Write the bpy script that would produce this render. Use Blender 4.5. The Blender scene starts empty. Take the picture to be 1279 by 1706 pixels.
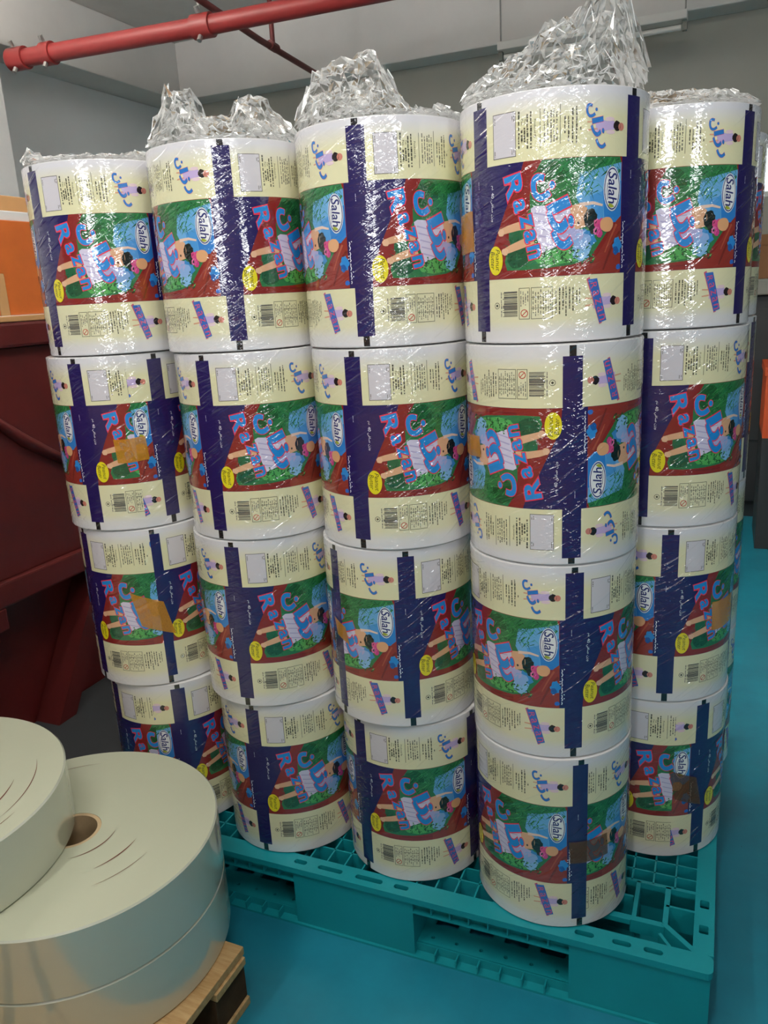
import bpy, bmesh, math, random
from mathutils import Vector, Matrix, noise
R_ = math.radians
sc = bpy.context.scene
col = sc.collection

# ------------------------------------------------------------------ camera
PITCH, ROLL, CAMZ = 0.2681, -0.0563, 1.336
cd = bpy.data.cameras.new('camera')
cd.sensor_fit = 'HORIZONTAL'; cd.sensor_width = 36.0
cd.lens = 36.0 * 1325.45 / 1279.0
cd.clip_start = 0.02; cd.clip_end = 60
cam = bpy.data.objects.new('camera', cd); col.objects.link(cam)
F = Vector((0, math.cos(PITCH), -math.sin(PITCH))); U = Vector((0, math.sin(PITCH), math.cos(PITCH))); X = Vector((1, 0, 0))
rt = X * math.cos(ROLL) + U * math.sin(ROLL); up = -X * math.sin(ROLL) + U * math.cos(ROLL)
m = Matrix((rt, up, -F)).transposed().to_4x4(); m.translation = (0, 0, CAMZ)
cam.matrix_world = m
sc.camera = cam

# ------------------------------------------------------------------ room frame (depth a, right b)
AZ = R_(23.5)
E2 = Vector((math.sin(AZ), math.cos(AZ), 0)); E1 = Vector((math.cos(AZ), -math.sin(AZ), 0))
def rm(b, a, z=0.0): return E1 * b + E2 * a + Vector((0, 0, z))
ROOMROT = -AZ

# ------------------------------------------------------------------ world, lights, exposure
w = bpy.data.worlds.new('world'); sc.world = w; w.use_nodes = True
bg = w.node_tree.nodes['Background']; bg.inputs[0].default_value = (0.86, 0.93, 1.0, 1); bg.inputs[1].default_value = 0.05
def area(name, loc, target, sx, sy, power, color):
    l = bpy.data.lights.new(name, 'AREA'); l.shape = 'RECTANGLE'; l.size = sx; l.size_y = sy; l.energy = power; l.color = color
    o = bpy.data.objects.new(name, l); col.objects.link(o); o.location = loc
    o.rotation_euler = (Vector(target) - Vector(loc)).to_track_quat('-Z', 'Y').to_euler()
    return o
WHITE_L = (1.0, 0.97, 0.93)
# daylight entering the hall through two windows behind the photographer
area('window_daylight', (-1.45, -3.4, 2.1), (-1.45, 1.6, 2.0), 1.0, 1.25, 98, (0.95, 0.97, 1.0))
area('window_daylight', (1.8, -3.4, 2.1), (1.8, 1.6, 2.0), 0.55, 1.25, 58, (0.95, 0.97, 1.0))
LAMPS = [(-1.25, 0.1), (-0.15, 0.1), (-2.9, 2.2), (-0.6, 2.2)]      # (right, depth) of the lit battens; rear pair added to brighten walls and ceiling
LAMP_Z = 2.66
vs = sc.view_settings
vs.view_transform = 'Standard'; vs.look = 'None'; vs.exposure = -0.5; vs.gamma = 1.0; vs.use_curve_mapping = False

# ------------------------------------------------------------------ helpers
def lin(c):
    if isinstance(c, str):
        c = tuple(int(c[i:i+2], 16) / 255 for i in (0, 2, 4))
    return tuple((v / 12.92 if v <= 0.04045 else ((v + 0.055) / 1.055) ** 2.4) for v in c)
def link(o, parent=None):
    col.objects.link(o)
    if parent is not None: o.parent = parent
    return o
def tag(o, label=None, cat=None, group=None, kind=None):
    if label: o['label'] = label
    if cat: o['category'] = cat
    if group: o['group'] = group
    if kind: o['kind'] = kind
    return o
def empty(name, loc=(0, 0, 0), rz=0):
    o = bpy.data.objects.new(name, None); link(o); o.location = loc; o.rotation_euler = (0, 0, rz); o.empty_display_size = 0.05
    return o
def obj(name, me, mat=None, parent=None, loc=(0, 0, 0), rot=(0, 0, 0)):
    if isinstance(me, bmesh.types.BMesh):
        b = me; me = bpy.data.meshes.new(name); b.to_mesh(me); b.free()
    if mat is not None and not me.materials: me.materials.append(mat)
    o = bpy.data.objects.new(name, me); link(o, parent); o.location = loc; o.rotation_euler = rot
    return o
def smooth(o, ang=40):
    me = o.data
    me.polygons.foreach_set('use_smooth', [True] * len(me.polygons))
    try: me.set_sharp_from_angle(angle=R_(ang))
    except Exception: pass
    return o
def bx(b, x0, x1, y0, y1, z0, z1, bev=0.0):
    r = bmesh.ops.create_cube(b, size=1.0)
    bmesh.ops.scale(b, vec=(x1 - x0, y1 - y0, z1 - z0), verts=r['verts'])
    bmesh.ops.translate(b, vec=((x0 + x1) / 2, (y0 + y1) / 2, (z0 + z1) / 2), verts=r['verts'])
    if bev > 0:
        es = list({e for v in r['verts'] for e in v.link_edges})
        bmesh.ops.bevel(b, geom=es, offset=bev, segments=2, affect='EDGES', profile=0.6)
def box(name, d, mat, parent=None, bev=0.0, **k):
    b = bmesh.new(); bx(b, *d, bev=bev); return obj(name, b, mat, parent, **k)
def lathe(b, prof, n=72, close=True, z0=0):
    rings = []
    for (r, z) in prof:
        rings.append([b.verts.new((r * math.cos(2 * math.pi * i / n), r * math.sin(2 * math.pi * i / n), z + z0)) for i in range(n)])
    L = len(rings)
    for k in range(L if close else L - 1):
        p, q = rings[k], rings[(k + 1) % L]
        for i in range(n):
            b.faces.new((p[i], p[(i + 1) % n], q[(i + 1) % n], q[i]))
    bmesh.ops.recalc_face_normals(b, faces=b.faces)
def tube(b, pts, r, n=12):
    pts = [Vector(p) for p in pts]; rings = []
    for i, p in enumerate(pts):
        t = (pts[min(i + 1, len(pts) - 1)] - pts[max(i - 1, 0)]).normalized()
        a = t.cross(Vector((0, 0, 1)))
        if a.length < 1e-4: a = t.cross(Vector((1, 0, 0)))
        a.normalize(); c = t.cross(a)
        rr = r[i] if isinstance(r, (list, tuple)) else r
        rings.append([b.verts.new(p + (a * math.cos(2 * math.pi * j / n) + c * math.sin(2 * math.pi * j / n)) * rr) for j in range(n)])
    for p, q in zip(rings, rings[1:]):
        for j in range(n): b.faces.new((p[j], p[(j + 1) % n], q[(j + 1) % n], q[j]))
    b.faces.new(rings[0]); b.faces.new(rings[-1])
    bmesh.ops.recalc_face_normals(b, faces=b.faces)
def plate(b, outer, holes, z0, z1):
    """flat plate with through-holes, built from outline loops"""
    es = []
    for loop in [outer] + holes:
        vs_ = [b.verts.new((x, y, z1)) for x, y in loop]
        es += [b.edges.new((vs_[i], vs_[(i + 1) % len(vs_)])) for i in range(len(vs_))]
    f = bmesh.ops.triangle_fill(b, use_beauty=True, edges=es, normal=(0, 0, 1))
    fs = [g for g in f['geom'] if isinstance(g, bmesh.types.BMFace)]
    ex = bmesh.ops.extrude_face_region(b, geom=fs)
    bmesh.ops.translate(b, vec=(0, 0, z0 - z1), verts=[g for g in ex['geom'] if isinstance(g, bmesh.types.BMVert)])
    bmesh.ops.recalc_face_normals(b, faces=b.faces)
def rrect(x0, x1, y0, y1, r, n=4):
    out = []
    for cx, cy, a0 in ((x1 - r, y1 - r, 0), (x0 + r, y1 - r, 90), (x0 + r, y0 + r, 180), (x1 - r, y0 + r, 270)):
        for i in range(n + 1):
            a = R_(a0 + 90 * i / n); out.append((cx + r * math.cos(a), cy + r * math.sin(a)))
    return out

# ------------------------------------------------------------------ materials
def mat(name, color, rough=0.5, spec=0.5, metal=0.0, noise_amt=0.0, noise_scale=8.0, bump=0.0, bump_scale=60.0, coat=0.0, coat_rough=0.1, color2=None, stretch=None):
    mt = bpy.data.materials.new(name); mt.use_nodes = True; nt = mt.node_tree; p = nt.nodes['Principled BSDF']
    c = lin(color); p.inputs['Base Color'].default_value = (*c, 1)
    p.inputs['Roughness'].default_value = rough; p.inputs['Specular IOR Level'].default_value = spec; p.inputs['Metallic'].default_value = metal
    p.inputs['Coat Weight'].default_value = coat; p.inputs['Coat Roughness'].default_value = coat_rough
    tc = nt.nodes.new('ShaderNodeTexCoord'); src = tc.outputs['Object']
    if stretch:
        mp = nt.nodes.new('ShaderNodeMapping'); mp.inputs['Scale'].default_value = stretch; nt.links.new(src, mp.inputs['Vector']); src = mp.outputs['Vector']
    if noise_amt > 0 or color2:
        n = nt.nodes.new('ShaderNodeTexNoise'); n.inputs['Scale'].default_value = noise_scale; n.inputs['Detail'].default_value = 6; n.inputs['Roughness'].default_value = 0.65
        nt.links.new(src, n.inputs['Vector'])
        r = nt.nodes.new('ShaderNodeValToRGB'); r.color_ramp.elements[0].position = 0.3; r.color_ramp.elements[1].position = 0.7
        c2 = lin(color2) if color2 else tuple(v * (1 - noise_amt) for v in c)
        r.color_ramp.elements[0].color = (*c2, 1); r.color_ramp.elements[1].color = (*c, 1)
        nt.links.new(n.outputs['Fac'], r.inputs['Fac']); nt.links.new(r.outputs['Color'], p.inputs['Base Color'])
    if bump > 0:
        n = nt.nodes.new('ShaderNodeTexNoise'); n.inputs['Scale'].default_value = bump_scale; n.inputs['Detail'].default_value = 4
        nt.links.new(src, n.inputs['Vector'])
        bp = nt.nodes.new('ShaderNodeBump'); bp.inputs['Strength'].default_value = bump; bp.inputs['Distance'].default_value = 0.004
        nt.links.new(n.outputs['Fac'], bp.inputs['Height']); nt.links.new(bp.outputs['Normal'], p.inputs['Normal'])
    return mt

def wrap_coat(mt, base_socket=None, base=None, rough=0.45):
    """printed film under a tight layer of clear stretch wrap: a clear coat whose surface is crinkled"""
    nt = mt.node_tree; p = nt.nodes['Principled BSDF']; N = nt.nodes.new; L = nt.links.new
    if base is not None: p.inputs['Base Color'].default_value = (*base, 1)
    if base_socket is not None: L(base_socket, p.inputs['Base Color'])
    p.inputs['Roughness'].default_value = rough; p.inputs['Specular IOR Level'].default_value = 0.25
    p.inputs['Coat Weight'].default_value = 1.0; p.inputs['Coat Roughness'].default_value = 0.045; p.inputs['Coat IOR'].default_value = 1.85
    g = N('ShaderNodeNewGeometry')
    def nz(scale, rot, detail, dist):
        mp = N('ShaderNodeMapping'); mp.vector_type = 'TEXTURE'; mp.inputs['Scale'].default_value = tuple(1 / v for v in scale); mp.inputs['Rotation'].default_value = rot
        L(g.outputs['Position'], mp.inputs['Vector'])
        n = N('ShaderNodeTexNoise'); n.inputs['Scale'].default_value = 1.0; n.inputs['Detail'].default_value = detail; n.inputs['Distortion'].default_value = dist
        L(mp.outputs['Vector'], n.inputs['Vector']); return n.outputs['Fac']
    a = nz((16, 16, 150), (0, R_(-22), 0), 3, 0.4)       # slanting stretch lines
    b = nz((55, 55, 110), (0, R_(18), 0), 2, 0.8)        # crinkles
    c = nz((5, 5, 6), (0, 0, 0), 2, 0.3)                 # where the film is looser
    ra = N('ShaderNodeMapRange'); L(c, ra.inputs['Value']); ra.inputs['From Min'].default_value = 0.38; ra.inputs['From Max'].default_value = 0.66
    ra.inputs['To Min'].default_value = 0.3; ra.inputs['To Max'].default_value = 1.0
    ad0 = N('ShaderNodeMath'); ad0.operation = 'MULTIPLY_ADD'; L(b, ad0.inputs[0]); ad0.inputs[1].default_value = 0.75; L(a, ad0.inputs[2])
    v_ = nz((85, 85, 5), (0, 0, 0), 1, 0.0)              # faint upright pleats
    ad = N('ShaderNodeMath'); ad.operation = 'MULTIPLY_ADD'; L(v_, ad.inputs[0]); ad.inputs[1].default_value = 0.35; L(ad0.outputs[0], ad.inputs[2])
    rg = nz((9, 9, 75), (0, R_(-36), 0), 1.0, 0.5)     # sparse sharp slanting folds
    sm = N('ShaderNodeMapRange'); sm.interpolation_type = 'SMOOTHSTEP'; L(rg, sm.inputs['Value']); sm.inputs['From Min'].default_value = 0.58; sm.inputs['From Max'].default_value = 0.70
    ad2 = N('ShaderNodeMath'); ad2.operation = 'MULTIPLY_ADD'; L(sm.outputs['Result'], ad2.inputs[0]); ad2.inputs[1].default_value = 0.9; L(ad.outputs[0], ad2.inputs[2]); ad = ad2
    mu = N('ShaderNodeMath'); mu.operation = 'MULTIPLY'; L(ad.outputs[0], mu.inputs[0]); L(ra.outputs['Result'], mu.inputs[1])
    bp = N('ShaderNodeBump'); bp.inputs['Strength'].default_value = 0.8; bp.inputs['Distance'].default_value = 0.0035
    L(mu.outputs[0], bp.inputs['Height']); L(bp.outputs['Normal'], p.inputs['Coat Normal'])
    return mt

def new_mat(name):
    mt = bpy.data.materials.new(name); mt.use_nodes = True; return mt
M = {}
M['film_edge'] = wrap_coat(new_mat('white_film_edge'), base=lin('e6e6e6'))
mt = new_mat('printed_film'); at = mt.node_tree.nodes.new('ShaderNodeAttribute'); at.attribute_name = 'Col'
M['print'] = wrap_coat(mt, base_socket=at.outputs['Color'])
M['card'] = mat('cardboard_core', 'cdb48c', 0.8, noise_amt=0.2, noise_scale=30)
M['teal'] = mat('teal_plastic', '149ba6', 0.38, 0.5, noise_amt=0.12, noise_scale=5, bump=0.08, bump_scale=90)
M['floor'] = mat('teal_floor_paint', '2190a8', 0.32, 0.5, color2='1a7288', noise_scale=2.2, bump=0.05, bump_scale=14)
nt = M['floor'].node_tree; p = nt.nodes['Principled BSDF']; lk = p.inputs['Base Color'].links[0]; src_ = lk.from_socket
tc = nt.nodes.new('ShaderNodeTexCoord'); n = nt.nodes.new('ShaderNodeTexNoise'); n.inputs['Scale'].default_value = 26; n.inputs['Detail'].default_value = 3; n.inputs['Distortion'].default_value = 1.2
nt.links.new(tc.outputs['Object'], n.inputs['Vector']); mr = nt.nodes.new('ShaderNodeMapRange'); mr.inputs['From Min'].default_value = .735; mr.inputs['From Max'].default_value = .76; nt.links.new(n.outputs['Fac'], mr.inputs['Value'])
mx = nt.nodes.new('ShaderNodeMix'); mx.data_type = 'RGBA'; nt.links.new(mr.outputs['Result'], mx.inputs['Factor']); nt.links.new(src_, mx.inputs['A']); mx.inputs['B'].default_value = (.004, .03, .045, 1); nt.links.new(mx.outputs['Result'], p.inputs['Base Color'])
M['wall'] = mat('grey_wall_paint', 'eaeded', 0.8, 0.2, noise_amt=0.08, noise_scale=1.5)
M['beam'] = mat('pale_beam_paint', 'e0ddd8', 0.8, 0.2, noise_amt=0.1, noise_scale=2)
M['backwall'] = mat('olive_grey_wall', 'a8a89e', 0.8, 0.2, noise_amt=0.12, noise_scale=1.2)
M['ceil'] = mat('ceiling_concrete', 'd6d1cb', 0.85, 0.2, noise_amt=0.22, noise_scale=1.3)
M['pillar'] = mat('white_pillar_paint', 'd6d9d8', 0.7, 0.2, noise_amt=0.06)
M['red'] = mat('red_pipe_paint', '8c2c2b', 0.4, 0.5, noise_amt=0.15, noise_scale=9)
M['darkred'] = mat('dull_red_pipe', '6b2c2b', 0.5, 0.4, noise_amt=0.15, noise_scale=9)
M['steel'] = mat('galvanised_steel', 'b9b9b6', 0.35, 0.5, metal=0.8, noise_amt=0.15, noise_scale=20)
M['lampwhite'] = mat('lamp_enamel', 'e2e0da', 0.45)
M['maroon'] = mat('maroon_steel_paint', '521816', 0.42, 0.4, color2='3f110f', noise_scale=3, bump=0.06, bump_scale=10)
M['wood'] = mat('raw_pine', 'cdae7e', 0.75, 0.2, color2='b08c5a', noise_scale=6, stretch=(2, 16, 16), bump=0.12, bump_scale=10)
M['wooddark'] = mat('pine_end_grain', '5d452e', 0.85, 0.2, color2='3f2d1c', noise_scale=8)
M['nail'] = mat('rusty_nail', '4a2f22', 0.6, 0.4)
M['whitefilm'] = mat('milky_film', 'cbd0bd', 0.22, 0.6, noise_amt=0.05, noise_scale=4, coat=1.0, coat_rough=0.12)
M['whitefilm'].node_tree.nodes['Principled BSDF'].inputs['Coat IOR'].default_value = 2.1
M['whitetop'] = mat('milky_film_edge', 'b9bea6', 0.6, 0.3, noise_amt=0.05, noise_scale=3)
M['crease'] = mat('dark_winding_gap', '6d4036', 0.8, 0.1)
M['kraft'] = mat('kraft_carton', 'b58a5b', 0.7, 0.3, noise_amt=0.1, noise_scale=12)
M['orange'] = mat('orange_film', 'c4652a', 0.3, 0.5, noise_amt=0.15, noise_scale=14, coat=0.6)
M['white'] = mat('white_board', 'dddfdc', 0.5, 0.4, noise_amt=0.04)
M['grey'] = mat('grey_plastic', '7d7f78', 0.6, 0.3, noise_amt=0.1)
M['dark'] = mat('dark_machine_paint', '2e3133', 0.5, 0.4, noise_amt=0.2)
M['orangebox'] = mat('orange_plastic', 'd4572a', 0.45, 0.4, noise_amt=0.08)
M['brown'] = mat('brown_carton', '7d5a3e', 0.75, 0.2, noise_amt=0.15)
M['glow'] = new_mat('daylit_window_glass')
p = M['glow'].node_tree.nodes['Principled BSDF']; p.inputs['Base Color'].default_value = (0.8, 0.85, 0.9, 1); p.inputs['Emission Color'].default_value = (0.93, 0.97, 1, 1); p.inputs['Emission Strength'].default_value = 1.1
# amber packing tape
mt = new_mat('amber_packing_tape'); nt = mt.node_tree; p = nt.nodes['Principled BSDF']
p.inputs['Base Color'].default_value = (*lin('d8982a'), 1); p.inputs['Roughness'].default_value = 0.2
n = nt.nodes.new('ShaderNodeTexNoise'); n.inputs['Scale'].default_value = 30; mr = nt.nodes.new('ShaderNodeMapRange'); mr.inputs['To Min'].default_value = 0.42; mr.inputs['To Max'].default_value = 0.9
nt.links.new(n.outputs['Fac'], mr.inputs['Value']); nt.links.new(mr.outputs['Result'], p.inputs['Alpha'])
M['tape'] = mt
mt = mt.copy(); mt.name = 'brown_packing_tape'; mt.node_tree.nodes['Principled BSDF'].inputs['Base Color'].default_value = (*lin('6e5333'), 1); M['tape2'] = mt
# clear crumpled wrap
mt = new_mat('clear_crumpled_wrap'); nt = mt.node_tree; nt.nodes.remove(nt.nodes['Principled BSDF'])
out = nt.nodes['Material Output']; tr = nt.nodes.new('ShaderNodeBsdfTransparent'); tr.inputs['Color'].default_value = (0.97, 0.98, 0.98, 1)
gl = nt.nodes.new('ShaderNodeBsdfGlossy'); gl.inputs['Roughness'].default_value = 0.12; gl.inputs['Color'].default_value = (1, 1, 1, 1)
df = nt.nodes.new('ShaderNodeBsdfDiffuse'); df.inputs['Color'].default_value = (0.75, 0.76, 0.76, 1)
lw = nt.nodes.new('ShaderNodeFresnel'); lw.inputs['IOR'].default_value = 1.5
mx = nt.nodes.new('ShaderNodeMixShader'); mx2 = nt.nodes.new('ShaderNodeMixShader')
nt.links.new(lw.outputs[0], mx.inputs[0]); nt.links.new(tr.outputs[0], mx.inputs[1]); nt.links.new(gl.outputs[0], mx.inputs[2])
mx2.inputs[0].default_value = 0.025; nt.links.new(mx.outputs[0], mx2.inputs[1]); nt.links.new(df.outputs[0], mx2.inputs[2])
nt.links.new(mx2.outputs[0], out.inputs['Surface'])
M['wrap'] = mt
M['fold'] = mat('film_fold_highlight', 'eef0f0', 0.25, 0.8, noise_amt=0.05)  # white colour standing in for glints on wrap folds

# ------------------------------------------------------------------ the hall
KB, KA = -3.79, 5.285            # back-left corner of the hall in room frame
ZB, ZC = 2.75, 3.12              # beam underside, ceiling
def rbox(name, b0, b1, a0, a1, z0, z1, material, parent=None, bev=0):
    b = bmesh.new(); bx(b, b0, b1, a0, a1, z0, z1, bev=bev)
    return obj(name, b, material, parent, rot=(0, 0, ROOMROT))
tag(rbox('floor', -6, 8, -5, 9, -0.05, 0.0, M['floor']), kind='structure')
tag(rbox('wall_left', KB - 0.35, KB - 0.2, -2.5, KA + 0.2, 0, ZC, M['wall']), kind='structure')
wb = bmesh.new()
WX0, WX1, WZ0, WZ1 = 0.10, 1.30, 1.76, 2.06
for d in ((KB - .35, WX0, 0, ZC), (WX1, 8, 0, ZC), (WX0, WX1, 0, WZ0), (WX0, WX1, WZ1, ZC)): bx(wb, d[0], d[1], KA + .2, KA + .35, d[2], d[3])
tag(obj('wall_back', wb, M['backwall'], rot=(0, 0, ROOMROT)), kind='structure')
tag(rbox('ceiling', -6, 8, -2.5, 9, ZC, ZC + 0.1, M['ceil']), kind='structure')
tag(rbox('trim_1', KB - 0.2, KB + 0.08, -2.5, KA + 0.2, ZB, ZC, M['beam'], bev=0.01), 'pale beam along the left wall', kind='structure')
tag(rbox('trim_2', KB + 0.08, 8, KA, KA + 0.2, ZB, ZC, M['beam'], bev=0.01), 'pale beam across the back wall', kind='structure')
tag(rbox('trim_3', KB - 0.2, -3.56, 3.05, 3.5, 0, ZB, M['pillar']), 'white pillar against the left wall', kind='structure')
wn = empty('window_1', (0, 0, 0), ROOMROT); tag(wn, kind='structure')
box('pane', (WX0 + .03, WX1 - .03, KA + .26, KA + .27, WZ0 + .03, WZ1 - .03), M['glow'], wn)
b = bmesh.new()
for d in ((WX0, WX1, WZ0, WZ0 + .03), (WX0, WX1, WZ1 - .03, WZ1), (WX0, WX0 + .03, WZ0, WZ1), (WX1 - .03, WX1, WZ0, WZ1)): bx(b, d[0], d[1], KA + .22, KA + .29, d[2], d[3])
obj('window_frame', b, M['white'], wn)

# ------------------------------------------------------------------ printed film artwork (flat, then wound on the roll)
RR, HH, Z0 = 0.15, 0.36536, 0.15
REP = 99.0                      # degrees of roll taken by one printed repeat
VD = HH / (RR * R_(1))          # degrees of arc per unit of height
PAL = []; PALI = {}
def pc(c):
    if c not in PALI: PALI[c] = len(PAL); PAL.append(c if c in ('GRAD',) else lin(c))
    return PALI[c]
art = bmesh.new()
LAYER = 0
def addpoly(pts, color, layer):
    vsx = [art.verts.new((u, v * VD, layer)) for u, v in pts]
    try: f = art.faces.new(vsx)
    except Exception: return
    f.material_index = pc(color)
def rect(u0, u1, v0, v1, c, l): addpoly([(u0, v0), (u1, v0), (u1, v1), (u0, v1)], c, l)
def blob(cu, cv, ru, rv, c, l, n=18, jit=0.0, seed=0, rot=0.0):
    rnd = random.Random(seed); pts = []
    for i in range(n):
        a = 2 * math.pi * i / n; k = 1 + jit * (rnd.random() * 2 - 1)
        x, y = ru * k * math.cos(a), rv * VD * k * math.sin(a)
        x, y = x * math.cos(rot) - y * math.sin(rot), x * math.sin(rot) + y * math.cos(rot)
        pts.append((cu + x, cv + y / VD))
    addpoly(pts, c, l)
def stroke(pts, w0, w1, c, l):
    P = [Vector((u, v * VD)) for u, v in pts]; Lf, Rt = [], []
    for i, p_ in enumerate(P):
        t = (P[min(i + 1, len(P) - 1)] - P[max(i - 1, 0)]); t = t.normalized() if t.length > 0 else Vector((1, 0))
        nrm = Vector((-t.y, t.x)); ww = (w0 + (w1 - w0) * i / max(1, len(P) - 1)) / 2
        Lf.append(p_ + nrm * ww); Rt.append(p_ - nrm * ww)
    for i in range(len(P) - 1):
        addpoly([(q.x, q.y / VD) for q in (Lf[i], Lf[i + 1], Rt[i + 1], Rt[i])], c, l)
def frame(u0, u1, v0, v1, w_, c, l):
    h = w_ / VD
    rect(u0, u1, v0, v0 + h, c, l); rect(u0, u1, v1 - h, v1, c, l); rect(u0, u0 + w_, v0, v1, c, l); rect(u1 - w_, u1, v0, v1, c, l)
_tc = {}
def glyphs(s, offset=0.0, shear=0.0):
    k = (s, offset, shear)
    if k not in _tc:
        cu = bpy.data.curves.new('t', 'FONT'); cu.body = s; cu.offset = offset; cu.shear = shear; cu.resolution_u = 3
        o = bpy.data.objects.new('t', cu); col.objects.link(o); bpy.context.view_layer.update()
        me = bpy.data.meshes.new_from_object(o.evaluated_get(bpy.context.evaluated_depsgraph_get()))
        _tc[k] = ([v.co.to_2d() for v in me.vertices], [tuple(q.vertices) for q in me.polygons])
        bpy.data.objects.remove(o); bpy.data.curves.remove(cu); bpy.data.meshes.remove(me)
    return _tc[k]
def bbox(vs_): return min(v.x for v in vs_), max(v.x for v in vs_), min(v.y for v in vs_), max(v.y for v in vs_)
def text(s, u0, u1, v0, v1, c, l, outline=None, ow=0.05, tilt=0.0, shear=0.0, bold=0.0):
    """text turned a quarter clockwise (reads downwards), fitted in the box; u0 = foot of the letters"""
    vs_, fs = glyphs(s, 0.0, shear)
    if not vs_: return
    x0, x1, y0, y1 = bbox(vs_); cx, cy = (u0 + u1) / 2, (v0 + v1) / 2 * VD
    def put(vv, ff, cc, ll):
        bv = []
        for q in vv:
            du = (q.y - (y0 + y1) / 2) / max(1e-6, y1 - y0) * (u1 - u0); dv = (q.x - (x0 + x1) / 2) / max(1e-6, x1 - x0) * (v1 - v0) * VD
            du, dv = du * math.cos(tilt) - dv * math.sin(tilt), du * math.sin(tilt) + dv * math.cos(tilt)
            bv.append(art.verts.new((cx + du, cy + dv, ll)))
        for t in ff:
            try: art.faces.new([bv[i] for i in t]).material_index = pc(cc)
            except Exception: pass
    if outline:
        vo, fo = glyphs(s, ow, shear); put(vo, fo, outline, l - 1)
    if bold: vs_, fs = glyphs(s, bold, shear)
    put(vs_, fs, c, l)
def lines(us, v0, v1, c, l, wd=0.75, seed=0, fill=0.8):
    """rows of small print too fine to read"""
    rnd = random.Random(seed)
    for u in us:
        a = v0 + rnd.random() * 0.02; b_ = v1 - rnd.random() * (v1 - v0) * 0.25
        while a < b_:
            e = min(b_, a + 0.004 + rnd.random() * 0.014); rect(u, u + wd * (0.7 + 0.5 * rnd.random()), a, e, c, l); a = e + 0.0025 + (0.004 if rnd.random() > fill else 0)

NAVY, CREAM, MAROON = '22175c', 'GRAD', '8e2622'
INK = '4b4a3c'
BLUE, PINK = '1f8fe0', 'ee3a58'
FLESH = 'e8b48c'
# grounds
for v0, v1 in ((0.0, 0.03), (0.03, 0.075), (0.075, 0.12), (0.12, 0.268), (0.725, 0.90), (0.90, 0.945), (0.945, 1.0)): rect(0, 99, v0, v1, CREAM, 1)
rect(0, 99, 0.268, 0.725, NAVY, 1)
for a, b_ in ((0, 6), (93, 99)): rect(a, b_, 0.037, 0.945, NAVY, 2)
for a, b_ in ((0, 2.1), (96.9, 99)):
    rect(a, b_, 0.004, 0.037, '17161a', 2); rect(a, b_, 0.945, 0.996, '17161a', 2)
# picture panel
addpoly([(30.5, .268), (89.5, .268), (89.5, .724), (6.2, .724), (6.5, .69), (7.5, .64), (10, .585), (13.5, .53), (18, .46), (22, .40), (26, .345), (29, .30)], MAROON, 2)
addpoly([(41, .27), (88, .27), (88.5, .50), (83, .525), (77, .58), (70, .645), (66, .668), (58, .682), (44, .69), (30, .693), (19.5, .69), (18, .655), (20, .61), (22.5, .57), (28, .53), (34, .45), (34, .40), (36, .33)], '2f7d4a', 3)
addpoly([(62, .33), (89, .29), (89, .515), (80, .52), (66, .50), (60, .42)], '6fb4e8', 4)
addpoly([(76, .395), (89.2, .36), (89.2, .52), (77.5, .525)], '2f86d6', 5)
addpoly([(68, .42), (76, .40), (77, .52), (70, .51)], '4f9fe0', 5)
blob(44, .335, 8, .055, '1d5a2c', 4, jit=.18, seed=2); blob(52, .41, 7, .06, '2f7a43', 4, jit=.2, seed=3)
blob(27, .63, 7.5, .055, '1f5c3c', 4, jit=.1, seed=4); blob(25, .555, 4, .035, '246b45', 4, jit=.1, seed=5)
blob(50, .648, 14, .032, '55b35a', 4, jit=.12, seed=6); blob(40, .60, 5, .05, '2a7040', 4, jit=.2, seed=61); blob(63, .63, 6, .04, '8cc3ee', 5, jit=.18, seed=7)
blob(66, .58, 6, .035, '3f8fcf', 4, jit=.2, seed=8)
rnd = random.Random(11)
for i in range(300):
    u = 44 + 44 * rnd.random(); v = .272 + .135 * rnd.random() ** 1.2; a = rnd.choice((-1, 1)) * (0.4 + rnd.random() * 0.9); ln = 3 + 4.5 * rnd.random()
    if u > 74 and v > .33: continue
    e = (min(88.5, u + ln * math.sin(a)), v + ln * math.cos(a) / VD); wv = .5 + .45 * rnd.random()
    c = rnd.choice(('1c6a35', '2c8a45', '145026', '4aa65a', '237a3c'))
    addpoly([(u, v), (u + wv, v + .3 / VD), e], c, 6 if i % 2 else 5.5)
for i in range(120):
    u = 40 + 30 * rnd.random(); v = .60 + .075 * rnd.random(); a = rnd.random() * 6.28; ln = 1.2 + 2 * rnd.random()
    addpoly([(u, v), (u + ln * math.cos(a), v + ln * math.sin(a) / VD), (u + ln * .5 * math.cos(a + 1), v + ln * .5 * math.sin(a + 1) / VD)], rnd.choice(('1c5a2c', '2c7a3f', '6cc06a', '123f20')), 6)
for i in range(60):
    u = 19 + 14 * rnd.random(); v = .56 + .12 * rnd.random(); ln = 1.5 + 2 * rnd.random(); a = rnd.random() * 6.28
    addpoly([(u, v), (u + ln * math.cos(a), v + ln * math.sin(a) / VD), (u + .6, v + .6 / VD)], rnd.choice(('17472c', '2f7a50', '1f5c3c')), 5)
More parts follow.
